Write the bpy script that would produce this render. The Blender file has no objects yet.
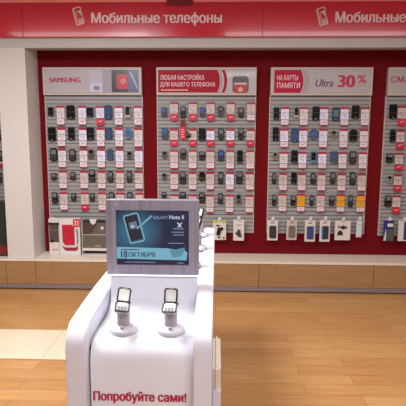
import bpy, bmesh, math, random, mathutils
import mathutils.geometry
from mathutils import Vector, Matrix
C = bpy.context.scene.collection
sc = bpy.context.scene

# ---------------------------------------------------------------- camera
cam = bpy.data.objects.new('camera', bpy.data.cameras.new('camera'))
C.objects.link(cam); sc.camera = cam
FW = Vector((-0.02852477, 0.98992175, -0.13871291))
RT = Vector((0.99955877, 0.02939759, 0.0042471))
UP = Vector((-0.00828212, 0.13853056, 0.99032353))
m = Matrix((RT, UP, -FW)).transposed().to_4x4()
m.translation = Vector((0, -5.0623, 1.6))
cam.matrix_world = m
cam.data.sensor_width = 36; cam.data.lens = 36 * 466.13 / 406
cam.data.clip_start = 0.05

# ---------------------------------------------------------------- world, lights, exposure
w = bpy.data.worlds.new('world'); sc.world = w; w.use_nodes = True
bg = w.node_tree.nodes['Background']
bg.inputs[0].default_value = (0.86, 0.89, 1.0, 1); bg.inputs[1].default_value = 0.42

def area(name, loc, size, power, col=(1, .95, .9), rot=(0, 0, 0), sy=None):
    l = bpy.data.lights.new(name, 'AREA'); l.energy = power; l.color = col; l.size = size
    if sy: l.shape = 'RECTANGLE'; l.size_y = sy
    o = bpy.data.objects.new(name, l); C.objects.link(o); o.location = loc; o.rotation_euler = rot
    return o
area('ceiling_lamp_counter', (-1.15, -2.85, 2.93), 0.8, 100, (.92, .95, 1.0), sy=.5)
area('ceiling_lamp_front', (0.9, -5.2, 2.93), 1.6, 62, (.95, .96, 1.0), sy=.6)
area('ceiling_lamp_aisle', (1.3, -2.3, 2.93), 2.4, 43, (1, .97, .95), sy=.9)
area('ceiling_lamp_aisle', (-1.8, -2.3, 2.93), 1.8, 31, (1, .97, .95), sy=.9)
area('ceiling_lamp_rear', (-0.4, -7.2, 2.93), 3.0, 45, (.88, .92, 1.0), sy=1.2)

sc.view_settings.view_transform = 'Standard'; sc.view_settings.look = 'None'
sc.view_settings.exposure = 0.0; sc.view_settings.gamma = 1.0
sc.view_settings.use_curve_mapping = False
rnd = random.Random(7)

# ---------------------------------------------------------------- materials
def s2l(c):
    return tuple(((v / 255) / 12.92 if v / 255 <= .04045 else (((v / 255) + .055) / 1.055) ** 2.4) for v in c) + (1,)
MC = {}
def mat(name, rgb, rough=.5, metal=0, coat=0, var=.06, scale=40, emit=0, spec=.5):
    """procedural base: the sRGB colour with a faint noise in it"""
    if name in MC: return MC[name]
    M = bpy.data.materials.new(name); M.use_nodes = True; nt = M.node_tree
    b = nt.nodes['Principled BSDF']; c = s2l(rgb)
    n = nt.nodes.new('ShaderNodeTexNoise'); n.inputs['Scale'].default_value = scale
    t = nt.nodes.new('ShaderNodeTexCoord'); nt.links.new(t.outputs['Object'], n.inputs['Vector'])
    r = nt.nodes.new('ShaderNodeMix'); r.data_type = 'RGBA'
    r.inputs[6].default_value = tuple(v * (1 - var) for v in c[:3]) + (1,)
    r.inputs[7].default_value = tuple(min(1, v * (1 + var)) for v in c[:3]) + (1,)
    nt.links.new(n.outputs['Fac'], r.inputs[0]); nt.links.new(r.outputs[2], b.inputs['Base Color'])
    b.inputs['Roughness'].default_value = rough; b.inputs['Metallic'].default_value = metal
    b.inputs['Coat Weight'].default_value = coat; b.inputs['Coat Roughness'].default_value = .05
    b.inputs['Specular IOR Level'].default_value = spec
    if emit:
        nt.links.new(r.outputs[2], b.inputs['Emission Color']); b.inputs['Emission Strength'].default_value = emit
    MC[name] = M; return M

def wood_floor():
    M = bpy.data.materials.new('laminate_planks'); M.use_nodes = True; nt = M.node_tree; L = nt.links.new
    b = nt.nodes['Principled BSDF']; t = nt.nodes.new('ShaderNodeTexCoord')
    br = nt.nodes.new('ShaderNodeTexBrick'); br.offset = .37; br.squash = 1
    br.inputs['Scale'].default_value = 1; br.inputs['Brick Width'].default_value = .92
    br.inputs['Row Height'].default_value = .128; br.inputs['Mortar Size'].default_value = .0016
    br.inputs['Mortar Smooth'].default_value = .2; br.inputs['Bias'].default_value = 0
    br.inputs['Color1'].default_value = s2l((192, 146, 92)); br.inputs['Color2'].default_value = s2l((180, 130, 78))
    br.inputs['Mortar'].default_value = s2l((128, 84, 48))
    L(t.outputs['Object'], br.inputs['Vector'])
    mp = nt.nodes.new('ShaderNodeMapping'); mp.inputs['Scale'].default_value = (1.6, 26, 1)
    n = nt.nodes.new('ShaderNodeTexNoise'); n.inputs['Scale'].default_value = 2.2; n.inputs['Detail'].default_value = 6
    L(t.outputs['Object'], mp.inputs['Vector']); L(mp.outputs[0], n.inputs['Vector'])
    cr = nt.nodes.new('ShaderNodeValToRGB')
    cr.color_ramp.elements[0].position = .3; cr.color_ramp.elements[0].color = (.84, .82, .79, 1)
    cr.color_ramp.elements[1].position = .72; cr.color_ramp.elements[1].color = (1.12, 1.1, 1.08, 1)
    L(n.outputs['Fac'], cr.inputs[0])
    mx = nt.nodes.new('ShaderNodeMix'); mx.data_type = 'RGBA'; mx.blend_type = 'MULTIPLY'; mx.inputs[0].default_value = 1
    L(br.outputs['Color'], mx.inputs[6]); L(cr.outputs[0], mx.inputs[7]); L(mx.outputs[2], b.inputs['Base Color'])
    b.inputs['Roughness'].default_value = .3; b.inputs['Specular IOR Level'].default_value = .5
    return M
def oak(name, rgb, rgb2):
    M = bpy.data.materials.new(name); M.use_nodes = True; nt = M.node_tree; L = nt.links.new
    b = nt.nodes['Principled BSDF']; t = nt.nodes.new('ShaderNodeTexCoord')
    mp = nt.nodes.new('ShaderNodeMapping'); mp.inputs['Scale'].default_value = (1.2, 1.2, 34)
    n = nt.nodes.new('ShaderNodeTexNoise'); n.inputs['Scale'].default_value = 2.5; n.inputs['Detail'].default_value = 5
    L(t.outputs['Object'], mp.inputs['Vector']); L(mp.outputs[0], n.inputs['Vector'])
    cr = nt.nodes.new('ShaderNodeValToRGB')
    cr.color_ramp.elements[0].position = .3; cr.color_ramp.elements[0].color = s2l(rgb2)
    cr.color_ramp.elements[1].position = .7; cr.color_ramp.elements[1].color = s2l(rgb)
    L(n.outputs['Fac'], cr.inputs[0]); L(cr.outputs[0], b.inputs['Base Color'])
    b.inputs['Roughness'].default_value = .42
    return M
def brushed(name, rgb, rough=.34):
    M = bpy.data.materials.new(name); M.use_nodes = True; nt = M.node_tree; L = nt.links.new
    b = nt.nodes['Principled BSDF']; t = nt.nodes.new('ShaderNodeTexCoord')
    mp = nt.nodes.new('ShaderNodeMapping'); mp.inputs['Scale'].default_value = (60, 60, 1.5)
    n = nt.nodes.new('ShaderNodeTexNoise'); n.inputs['Scale'].default_value = 1.0; n.inputs['Detail'].default_value = 3
    L(t.outputs['Object'], mp.inputs['Vector']); L(mp.outputs[0], n.inputs['Vector'])
    cr = nt.nodes.new('ShaderNodeValToRGB')
    cr.color_ramp.elements[0].position = .25; cr.color_ramp.elements[0].color = s2l(tuple(v * .86 for v in rgb))
    cr.color_ramp.elements[1].position = .75; cr.color_ramp.elements[1].color = s2l(rgb)
    L(n.outputs['Fac'], cr.inputs[0]); L(cr.outputs[0], b.inputs['Base Color'])
    b.inputs['Metallic'].default_value = .75; b.inputs['Roughness'].default_value = rough
    return M
def screen_mat():
    """a lit display: dark navy with the teal glow drawn round the handset, an image the screen itself gives off"""
    M = bpy.data.materials.new('lit_screen'); M.use_nodes = True; nt = M.node_tree; L = nt.links.new
    b = nt.nodes['Principled BSDF']; t = nt.nodes.new('ShaderNodeTexCoord')
    mp = nt.nodes.new('ShaderNodeMapping'); mp.inputs['Location'].default_value = (.075 / .13, 0, -.055 / .11)
    mp.inputs['Scale'].default_value = (1 / .13, 0, 1 / .11)
    g = nt.nodes.new('ShaderNodeTexGradient'); g.gradient_type = 'SPHERICAL'
    L(t.outputs['Object'], mp.inputs['Vector']); L(mp.outputs[0], g.inputs['Vector'])
    cr = nt.nodes.new('ShaderNodeValToRGB')
    cr.color_ramp.elements[0].position = 0; cr.color_ramp.elements[0].color = s2l((30, 34, 64))
    cr.color_ramp.elements[1].position = .8; cr.color_ramp.elements[1].color = s2l((56, 116, 146))
    L(g.outputs['Fac'], cr.inputs[0]); b.inputs['Base Color'].default_value = (.01, .01, .015, 1)
    L(cr.outputs[0], b.inputs['Emission Color']); b.inputs['Emission Strength'].default_value = .85
    b.inputs['Roughness'].default_value = .15
    return M

RED = mat('red_wall_panel', (106, 12, 20), .8, spec=.12)
RGLASS = mat('red_acrylic', (176, 18, 46), .2, coat=.5, emit=.16)  # faint even glow added to the acrylic to raise its brightness
SALMON = mat('salmon_lit_edge', (218, 122, 122), .35, emit=.15)  # red edge catching light: its sheen is put into the salmon colour and glow
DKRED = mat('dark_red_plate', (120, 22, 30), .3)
LINTEL = mat('grey_white_paint', (184, 180, 180), .6)
PIL = mat('warm_white_paint', (208, 200, 196), .6)
WALLP = mat('off_white_plaster', (200, 195, 190), .8)
CEIL = mat('ceiling_white', (215, 212, 208), .8)
SLAT = mat('slat_board_grey', (152, 149, 149), .5)
GROOVE = mat('groove_shade', (110, 106, 100), .5, .3)  # groove floors, darker so the groove shadow is in the colour
FRAME = mat('cream_plastic', (192, 178, 170), .45)
SIGNW = mat('sign_white', (178, 170, 174), .35, coat=.2)
CRIM = mat('crimson_print', (176, 22, 62), .5, spec=.2)
CRIM2 = mat('crimson_lettering', (176, 32, 70), .45)
REDPR = mat('red_print', (160, 16, 40), .5, spec=.2)
PALE = mat('pale_lettering', (232, 208, 212), .5)
WHITE = mat('white_gloss', (240, 238, 242), .28, coat=.3, var=.01)
WHITE2 = mat('white_satin', (218, 216, 226), .35, var=.01)
KIOSKW = mat('white_deck', (226, 226, 234), .3, coat=.2, var=.01)
GAPSHADE = mat('gap_shade', (60, 50, 54), .7)
SLV = brushed('brushed_silver', (184, 180, 198), .4)
SILVER = mat('silver_plastic', (178, 176, 180), .3, .55)
STANDG = mat('stand_grey', (200, 195, 204), .4, .1)
ALU = mat('aluminium_kick', (150, 140, 146), .4, .5)
OAK = oak('oak_front', (166, 128, 88), (146, 108, 70))
TOPM = mat('cream_worktop', (222, 208, 190), .35)
FLOOR = wood_floor()
TILE = mat('cream_tile', (222, 206, 178), .25, scale=3)
GROUT = mat('grout', (150, 130, 108), .8)
BLACK = mat('black_plastic', (24, 24, 26), .35)
CHROME = mat('chrome', (190, 190, 195), .15, .95)
GLASSW = mat('pale_display_glass', (236, 236, 232), .1, coat=.5)
CARDW = mat('white_card', (216, 207, 212), .45)
CARDC = mat('cream_card', (200, 182, 178), .5)
CARDY = mat('yellow_card', (226, 158, 12), .5)
CARDL = mat('lilac_card', (222, 216, 238), .35, coat=.2)
HEADR = mat('card_red', (164, 28, 52), .45)
LABR = mat('label_red', (206, 20, 52), .4)
INK = mat('ink_grey', (122, 90, 100), .6)
HOOK = mat('hook_plastic', (206, 202, 204), .3)
CLEAR = mat('clear_plastic', (206, 208, 214), .15, coat=.5)
PH = {'black': (30, 29, 31), 'navy': (34, 44, 84), 'blue': (44, 82, 132), 'white': (206, 204, 196), 'sky': (104, 156, 202),
      'silver': (128, 128, 134), 'steel': (84, 102, 136), 'charcoal': (58, 54, 54), 'olive': (62, 66, 54), 'violet': (88, 80, 150),
      'brown': (72, 44, 42), 'orange': (40, 34, 30), 'beige': (188, 170, 150)}
PM = {k: mat('phone_' + k, tuple(c * (.5 if max(v) < 70 else .8) for c in v), .5, spec=.15) for k, v in PH.items()}
SCR = mat('phone_screen_dark', (10, 11, 14), .3, spec=.25)
SCRB = mat('phone_screen_blue', (66, 98, 150), .25, spec=.4)
SCRG = mat('phone_screen_grey', (108, 110, 116), .25, spec=.4)
KEY = mat('phone_keys', (62, 60, 62), .4)
ORG = mat('phone_orange', (212, 134, 40), .3)

# ---------------------------------------------------------------- mesh helpers
class MB:
    def __init__(s): s.b = bmesh.new(); s.m = []; s.cur = 0
    def use(s, m):
        if m not in s.m: s.m.append(m)
        s.cur = s.m.index(m); return s
    def _f(s, vs):
        try: f = s.b.faces.new(vs); f.material_index = s.cur; return f
        except ValueError: return None
    def box(s, x0, x1, y0, y1, z0, z1, bev=0, seg=2):
        t = bmesh.new(); bmesh.ops.create_cube(t, size=1)
        for v in t.verts: v.co = Vector((x0 + (v.co.x + .5) * (x1 - x0), y0 + (v.co.y + .5) * (y1 - y0), z0 + (v.co.z + .5) * (z1 - z0)))
        if bev: bmesh.ops.bevel(t, geom=t.edges[:], offset=bev, segments=seg, affect='EDGES', clamp_overlap=True)
        return s.add(t)
    def add(s, t, M=None):
        t.normal_update(); mp = {}
        for v in t.verts: mp[v] = s.b.verts.new(M @ v.co if M else v.co)
        for f in t.faces: s._f([mp[v] for v in f.verts])
        t.free(); return s
    def prism(s, pts, a0, a1, axis='y', bev=0):
        """polygon pts in the plane across `axis`, extruded from a0 to a1"""
        t = bmesh.new()
        def P(p, a): return (p[0], a, p[1]) if axis == 'y' else ((a, p[0], p[1]) if axis == 'x' else (p[0], p[1], a))
        A = [t.verts.new(P(p, a0)) for p in pts]; B = [t.verts.new(P(p, a1)) for p in pts]
        t.faces.new(A); t.faces.new(B[::-1])
        for i in range(len(pts)): t.faces.new((A[i], B[i], B[i - 1], A[i - 1]))
        bmesh.ops.recalc_face_normals(t, faces=t.faces[:])
        if bev: bmesh.ops.bevel(t, geom=[e for e in t.edges if all(len(f.verts) > 4 or f in t.faces for f in e.link_faces) and any(len(f.verts) == len(pts) and len(pts) > 4 for f in e.link_faces)], offset=bev, segments=2, affect='EDGES', clamp_overlap=True)
        return s.add(t)
    def rrect(s, cx, cz, w, h, r, y0, y1, rot=0, n=4, bev=0):
        pts = []; r = min(r, w * .499, h * .499)
        for (sx, sz, a0) in ((1, 1, 0), (-1, 1, 90), (-1, -1, 180), (1, -1, 270)):
            for k in range(n + 1):
                a = math.radians(a0 + 90 * k / n)
                x = sx * (w / 2 - r) + r * math.cos(a); z = sz * (h / 2 - r) + r * math.sin(a)
                pts.append((cx + x * math.cos(rot) - z * math.sin(rot), cz + x * math.sin(rot) + z * math.cos(rot)))
        return s.prism(pts, y0, y1, bev=bev)
    def ring(s, cx, cz, w, h, r, t, y0, y1, rot=0, n=4):
        def loop(w, h, r):
            o = []
            for (sx, sz, a0) in ((1, 1, 0), (-1, 1, 90), (-1, -1, 180), (1, -1, 270)):
                for k in range(n + 1):
                    a = math.radians(a0 + 90 * k / n)
                    x = sx * (w / 2 - r) + r * math.cos(a); z = sz * (h / 2 - r) + r * math.sin(a)
                    o.append((cx + x * math.cos(rot) - z * math.sin(rot), cz + x * math.sin(rot) + z * math.cos(rot)))
            return o
        O = loop(w, h, r); I = loop(w - 2 * t, h - 2 * t, max(r - t, .0005)); N = len(O)
        V = [[s.b.verts.new((p[0], y, p[1])) for p in L] for L in (O, I) for y in (y0, y1)]
        for i in range(N):
            j = (i + 1) % N
            s._f((V[0][i], V[0][j], V[2][j], V[2][i])); s._f((V[1][i], V[3][i], V[3][j], V[1][j]))
            s._f((V[0][i], V[1][i], V[1][j], V[0][j])); s._f((V[2][i], V[2][j], V[3][j], V[3][i]))
        return s
    def tube(s, pts, r, n=8, caps=True):
        pts = [Vector(p) for p in pts]; rings = []
        for i, p in enumerate(pts):
            d = (pts[min(i + 1, len(pts) - 1)] - pts[max(i - 1, 0)]).normalized()
            u = d.orthogonal().normalized() if i == 0 else (u - d * u.dot(d)).normalized()
            v = d.cross(u); rr = r[i] if isinstance(r, (list, tuple)) else r
            rings.append([s.b.verts.new(p + (u * math.cos(2 * math.pi * k / n) + v * math.sin(2 * math.pi * k / n)) * rr) for k in range(n)])
        for a, b in zip(rings, rings[1:]):
            for k in range(n): s._f((a[k], a[(k + 1) % n], b[(k + 1) % n], b[k]))
        if caps: s._f(rings[0][::-1]); s._f(rings[-1])
        return s
    def lathe(s, prof, cx=0, cy=0, cz=0, n=32):
        rings = [[s.b.verts.new((cx + r * math.cos(2 * math.pi * k / n), cy + r * math.sin(2 * math.pi * k / n), cz + z)) for k in range(n)] for r, z in prof]
        for a, b in zip(rings, rings[1:]):
            for k in range(n): s._f((a[k], a[(k + 1) % n], b[(k + 1) % n], b[k]))
        s._f(rings[0][::-1]); s._f(rings[-1]); return s
    def build(s, name, m=None, parent=None, smooth=False, loc=None, rot=None):
        if m: s.m = [m] if not s.m else s.m
        bmesh.ops.recalc_face_normals(s.b, faces=s.b.faces[:])
        me = bpy.data.meshes.new(name); s.b.to_mesh(me); s.b.free()
        for x in s.m: me.materials.append(x)
        if smooth:
            for p in me.polygons: p.use_smooth = True
            try: me.set_sharp_from_angle(angle=math.radians(38))
            except Exception: pass
        o = bpy.data.objects.new(name, me); C.objects.link(o)
        if parent: o.parent = parent
        if loc: o.location = loc
        if rot: o.rotation_euler = rot
        return o
def thing(name, label, cat, loc=(0, 0, 0), group=None, rot=(0, 0, 0)):
    o = bpy.data.objects.new(name, None); C.objects.link(o); o.location = loc; o.rotation_euler = rot
    o.empty_display_size = .02
    o['label'] = label; o['category'] = cat
    if group: o['group'] = group
    return o
def tag(o, label, cat, group=None):
    o['label'] = label; o['category'] = cat
    if group: o['group'] = group
    return o
def struct(o): o['kind'] = 'structure'; return o
def text(name, body, m, parent, x0, x1, z0, z1, y, bold=0.0, depth=.0015, shear=0, squeeze=True):
    """lettering as one mesh, fitted into x0..x1, z0..z1, standing on the plane y and facing -y"""
    cu = bpy.data.curves.new(name, 'FONT'); cu.body = body; cu.size = 1; cu.shear = shear
    t = bpy.data.objects.new('tmp', cu); C.objects.link(t); bpy.context.view_layer.update()
    cv = t.to_curve(bpy.context.evaluated_depsgraph_get(), apply_modifiers=False)
    loops = []
    for sp in cv.splines:
        pts = []
        if sp.type == 'BEZIER':
            B = sp.bezier_points
            for i in range(len(B)):
                p, q = B[i], B[(i + 1) % len(B)]
                straight = (p.handle_right - p.co).cross(q.co - p.co).length < 1e-5 and (q.handle_left - q.co).cross(q.co - p.co).length < 1e-5
                n = 1 if straight else 4
                for k in range(n):
                    u = k / n
                    c = p.co * (1 - u) ** 3 + p.handle_right * 3 * u * (1 - u) ** 2 + q.handle_left * 3 * u * u * (1 - u) + q.co * u ** 3
                    pts.append((c.x, c.y))
        else: pts = [(p.co.x, p.co.y) for p in sp.points]
        cl = [pts[0]]
        for p in pts[1:]:
            if math.hypot(p[0] - cl[-1][0], p[1] - cl[-1][1]) > 1e-5: cl.append(p)
        if math.hypot(cl[0][0] - cl[-1][0], cl[0][1] - cl[-1][1]) < 1e-5: cl.pop()
        if len(cl) > 2: loops.append(cl)
    t.to_curve_clear(); bpy.data.objects.remove(t); bpy.data.curves.remove(cu)
    xs = [p[0] for L in loops for p in L]; zs = [p[1] for L in loops for p in L]
    a, b, c, d = min(xs), max(xs), min(zs), max(zs); kx = (x1 - x0) / (b - a + 1.2 * bold); kz = (z1 - z0) / (d - c)
    def wind(x, y, Ls):
        w = 0
        for L in Ls:
            for i in range(len(L)):
                (ax, ay), (bx, by) = L[i - 1], L[i]
                if (ay > y) != (by > y) and x < (bx - ax) * (y - ay) / (by - ay) + ax: w += 1 if by > ay else -1
        return w
    # constrained triangulation of every outline, keeping what the outlines wind round
    P2 = []; E2 = []
    for L in loops:
        o = len(P2); P2 += [Vector(p) for p in L]; E2 += [(o + i, o + (i + 1) % len(L)) for i in range(len(L))]
    pv, _, pf, _, _, _ = mathutils.geometry.delaunay_2d_cdt(P2, E2, [], 0, 1e-6)
    bb = [(min(p[0] for p in L), max(p[0] for p in L), L) for L in loops]; keep = []
    for f in pf:
        gx = sum(pv[i].x for i in f) / len(f); gy = sum(pv[i].y for i in f) / len(f)
        if wind(gx, gy, [L for l, h, L in bb if h >= gx >= l]): keep.append(list(f))
    V = []; F = []; n = len(pv)
    for no, sh in enumerate([0] if not bold else [0, .5, 1]):
        o = len(V); edges = {}
        for Y in (y - depth - .00003 * no, y):
            for p in pv: V.append((x0 + (p.x - a + sh * 1.2 * bold) * kx, Y, z0 + (p.y - c) * kz))
        for f in keep:
            ar = sum(pv[f[k - 1]].x * pv[f[k]].y - pv[f[k]].x * pv[f[k - 1]].y for k in range(len(f)))
            g_ = f if ar > 0 else f[::-1]; F.append([o + i for i in g_])
            for k in range(len(g_)): edges[(g_[k - 1], g_[k])] = 1
        for (p, q) in edges:
            if (q, p) not in edges: F.append([o + q, o + p, o + p + n, o + q + n])
    me = bpy.data.meshes.new(name); me.from_pydata(V, [], F); me.materials.append(m)
    o = bpy.data.objects.new(name, me); C.objects.link(o); o.parent = parent
    return o

# ================================================================ the setting
o = MB().box(-4.4, 4.4, -9, .0, -.1, 0).build('floor', FLOOR); struct(o)
o = MB().box(-4.4, 4.4, -9, .1, 2.95, 3.05).build('ceiling', CEIL); struct(o)
o = MB().box(-4.4, 4.4, 0, .1, 0, 2.95).build('wall_back', RED); struct(o)
o = MB().box(-4.5, -4.4, -9, .1, 0, 2.95).build('wall_left', WALLP); struct(o)
o = MB().box(4.4, 4.5, -9, .1, 0, 2.95).build('wall_right', WALLP); struct(o)
o = MB().box(-2.193, -1.912, -.33, -.001, .332, 2.949).build('trim_1', PIL); struct(o)           # the pilaster
o = MB().prism([(-.331, 2.474), (-.331, 2.949), (-.001, 2.949), (-.001, 2.508)], -4.39, 4.39, 'x').build('trim_2', LINTEL); struct(o)          # the lintel over the displays
# the strip of tiles let into the laminate
mb = MB().use(GROUT).box(-4.39, -.3, -1.907, -1.39, .0005, .002)
mb.use(TILE)
xs = [-4.38, -4.0, -3.45, -2.9, -2.35, -1.8, -1.262, -.72, -.3]
for a, b in zip(xs, xs[1:]): mb.box(a + .0015, b - .0015, -1.905, -1.392, .001, .0045)
struct(mb.build('trim_3'))

# ================================================================ fascia signs
def icon(parent, x0, x1, z0, z1, y):
    cx, cz = (x0 + x1) / 2, (z0 + z1) / 2; r = math.radians(14)
    mb = MB().use(PALE)
    mb.ring(cx - .004, cz, .084, .164, .016, .008, y - .006, y, r)
    mb.ring(cx + .006, cz + .012, .054, .074, .006, .0035, y - .006, y, r)
    c, s_ = math.cos(r), math.sin(r)
    def q(x, z): return (cx + .006 + x * c - z * s_, cz + .012 + x * s_ + z * c)
    mb.prism([q(-.012, .034), q(.026, .034), q(.026, -.030)], y - .006, y)
    for i in range(3):
        for j in range(2): 
            a = q(-.02 + .019 * i, -.052 - .02 * j); mb.rrect(a[0], a[1], .014, .014, .003, y - .006, y, r, 2)
    mb.tube([(q(-.038, .07)[0], y - .003, q(-.038, .07)[1]), (q(-.04, -.1)[0], y - .003, q(-.04, -.1)[1])], .0025, 6)
    mb.build('handset_emblem', PALE, parent)
def fascia(x0, x1, label, tx=None, ix=None, second=False):
    t = thing('fascia_panel', label, 'shop sign', (x0, -.33, 2.57), 'red fascia panels over the displays')
    W = x1 - x0
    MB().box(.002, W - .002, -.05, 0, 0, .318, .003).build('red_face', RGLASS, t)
    # rounded edge along the top, coloured as if lit
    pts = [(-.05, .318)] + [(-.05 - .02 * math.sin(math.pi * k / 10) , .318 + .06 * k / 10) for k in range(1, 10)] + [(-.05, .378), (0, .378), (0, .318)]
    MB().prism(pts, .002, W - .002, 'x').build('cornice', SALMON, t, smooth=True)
    if tx:
        text('lettering', 'Мобильные телефоны', PALE, t, tx[0] - x0, tx[1] - x0, .098, .222, -.051, bold=.05, depth=.006)
        icon(t, ix[0] - x0, ix[1] - x0, ix[2] - 2.57, ix[3] - 2.57, -.051)
    return t
fascia(-4.25, -1.9, 'blank red glossy fascia panel at the far left, above the white pilaster')
f1 = fascia(-1.9, .43, 'red fascia sign with white Мобильные телефоны lettering above the left and middle bays', (-1.223, .04), (-1.41, -1.277, 2.669, 2.854))
MB().box(1.411, 1.661, -.078, -.045, .285, .377, .004).build('ceiling_reflection', DKRED, f1)  # dark block added in place of a ceiling item's reflection
fascia(.43, 2.77, 'red fascia sign whose lettering runs out of the picture on the right', (1.12, 2.383), (.94, 1.056, 2.659, 2.841))

# ================================================================ base cabinets and worktop
CAB = [(-3.4, -2.207, 'oak base cabinet at the far left edge, left of the pilaster'), (-2.207, -1.897, 'narrow oak base cabinet under the white pilaster'),
       (-1.897, -.725, 'oak base cabinet below the left display bay'), (-.725, .449, 'oak base cabinet below the middle display bay, partly behind the kiosk'),
       (.449, 1.63, 'oak base cabinet below the display bay with the 30% sign'), (1.63, 2.81, 'oak base cabinet at the right edge of the picture')]
for a, b, l in CAB:
    t = thing('base_cabinet', l, 'cabinet', ((a + b) / 2, -.345, 0), 'oak base cabinets along the phone wall'); w2 = (b - a) / 2
    MB().box(-w2 + .001, w2 - .001, .008, .34, .012, .305).build('body', OAK, t)
    MB().box(-w2 + .002, w2 - .002, -.008, .006, .062, .303, .0015).build('front_panel', OAK, t)
    MB().box(-w2 + .0005, w2 - .0005, -.004, .007, .014, .06, .001).build('kick_plate', ALU, t)
    if b - a > .5: MB().lathe([(.006, 0), (.006, .003), (.004, .004)], n=12).build('screw_cap', mat('screw_cap', (90, 60, 40), .4), t, loc=(-w2 + .18, -.0085, .24), rot=(math.pi / 2, 0, 0))
mb = MB().box(-3.4, 2.81, -.358, -.002, .306, .3305, .004)
tag(mb.build('worktop', TOPM), 'long cream worktop running over the oak base cabinets', 'worktop')

# ================================================================ display bays
BAYS = [(-1.842, -.796, .53), (-.638, .408, .565), (.557, 1.608, .565), (1.768, 2.79, .55), (-3.3, -2.235, .53)]
BNAME = ['left', 'middle', 'right-hand', 'far right', 'far left']
BL = ['display bay with SAMSUNG header on a slatted grey board, left on the red wall', 'display bay with red header text and slatted board, middle of the red wall',
      'display bay with Ultra 30% header on a slatted grey board', 'display bay cut off by the right edge, header starting СМА', 'display bay mostly hidden behind the white pilaster at the left edge']
def bay(i):
    x0, x1, zb = BAYS[i]; W = x1 - x0; zt = 2.045
    t = thing('display_bay', BL[i], 'display', (x0, 0, zb), 'slatted display bays on the red wall')
    # slatted board, its grooves cut into the profile
    n = int((zt - zb) / .042); prof = [(-.002, 0), (-.018, 0)]; p = (zt - zb) / n
    for k in range(n):
        z = k * p
        prof += [(-.018, z + p - .013), (-.009, z + p - .013), (-.009, z + p - .005), (-.018, z + p - .005)]
    prof += [(-.018, zt - zb), (-.002, zt - zb)]
    t2 = bmesh.new(); A = [t2.verts.new((0, y, z)) for y, z in prof]; B = [t2.verts.new((W, y, z)) for y, z in prof]
    for a in range(len(prof)):
        f = t2.faces.new((A[a], B[a], B[a - 1], A[a - 1]))
        if abs(prof[a][0] + .009) < 1e-6 and abs(prof[a - 1][0] + .009) < 1e-6: f.material_index = 1
    t2.faces.new(A); t2.faces.new(B[::-1])
    mb = MB(); mb.m = [SLAT, GROOVE]; mb.b.free(); mb.b = t2
    mb.build('slat_board', None, t)
    # header box
    H0, H1 = 2.043 - zb, 2.326 - zb
    mb = MB().use(FRAME).box(0, W, -.056, -.002, H0, H1, .003)
    hd = mb.build('header_sign', FRAME, t)
    MB().ring(W / 2, (H0 + H1) / 2, W, H1 - H0, .004, .016, -.062, -.056).build('sign_frame', FRAME, hd)
    MB().box(.012, W - .012, -.0585, -.056, H0 + .02, H1 - .02).build('sign_face', SIGNW, hd)
    for z in (1.845, 1.612, 1.385, 1.15, .92):      # thin security wires across each row
        MB().tube([(.01, -.062, z - zb + .02), (W - .01, -.062, z - zb + .02)], .0013, 6).build('security_wire', CHROME, t)
        MB().box(.004, W - .004, -.024, -.018, z - zb + .098, z - zb + .106).build('shelf_rail', mat('rail_grey', (158, 150, 150), .4), t)
    for s in (0, 1):
        xx = W * s
        MB().box(xx - .004, xx + .004, -.02, -.002, -.001, zt - zb).build('edge_trim', FRAME, t)
    return t, hd
def g(hd, i, name, m, x0, x1, z0, z1, y0=-.0605, y1=-.0585, r=0):
    bx, _, zb = BAYS[i]
    mb = MB()
    if r: mb.rrect((x0 + x1) / 2 - bx, (z0 + z1) / 2 - zb, x1 - x0, z1 - z0, r, y0, y1)
    else: mb.box(x0 - bx, x1 - bx, y0, y1, z0 - zb, z1 - zb)
    return mb.build(name, m, hd)
bays = [bay(i) for i in range(5)]
# left: brand name and a strip of pictures
b, h = bays[0]; bx, _, bz = BAYS[0]
text('lettering', 'SAMSUNG', CRIM2, h, -1.775 - bx, -1.44 - bx, 2.172 - bz, 2.222 - bz, -.0585, bold=.08)
mb = MB().use(mat('photo_pale_blue', (182, 178, 196), .3, coat=.3)).box(-1.345 - bx, -1.205 - bx, -.0605, -.0585, 2.07 - bz, 2.3 - bz)
mb.use(mat('photo_lilac', (200, 200, 224), .3, coat=.3)).rrect(-1.28 - bx, 2.12 - bz, .12, .085, .01, -.062, -.0605)
mb.use(mat('photo_grey_phone', (140, 134, 150), .3)).rrect(-1.27 - bx, 2.115 - bz, .07, .05, .024, -.063, -.062)
mb.use(mat('photo_mauve', (158, 148, 160), .3, coat=.3)).box(-1.204 - bx, -1.112 - bx, -.0605, -.0585, 2.07 - bz, 2.3 - bz)
mb.use(mat('photo_black', (52, 44, 54), .3, coat=.3)).box(-1.111 - bx, -.938 - bx, -.0605, -.0585, 2.07 - bz, 2.3 - bz)
mb.use(mat('photo_red', (184, 40, 62), .3, coat=.3)).rrect(-1.0 - bx, 2.18 - bz, .118, .15, .01, -.062, -.0605)
mb.use(mat('photo_disc', (206, 140, 132), .3)).rrect(-.99 - bx, 2.185 - bz, .05, .05, .0249, -.063, -.062)
mb.use(mat('photo_disc_core', (150, 60, 70), .3)).rrect(-.99 - bx, 2.185 - bz, .02, .02, .0099, -.064, -.063)
mb.use(mat('photo_navy', (84, 88, 122), .3, coat=.3)).box(-.937 - bx, -.826 - bx, -.0605, -.0585, 2.07 - bz, 2.3 - bz)
mb.use(mat('photo_sheen', (150, 150, 182), .3)).prism([(-.925 - bx, 2.27 - bz), (-.90 - bx, 2.28 - bz), (-.835 - bx, 2.13 - bz), (-.835 - bx, 2.09 - bz)], -.062, -.0605)
mb.build('picture_strip', None, h)
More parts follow.
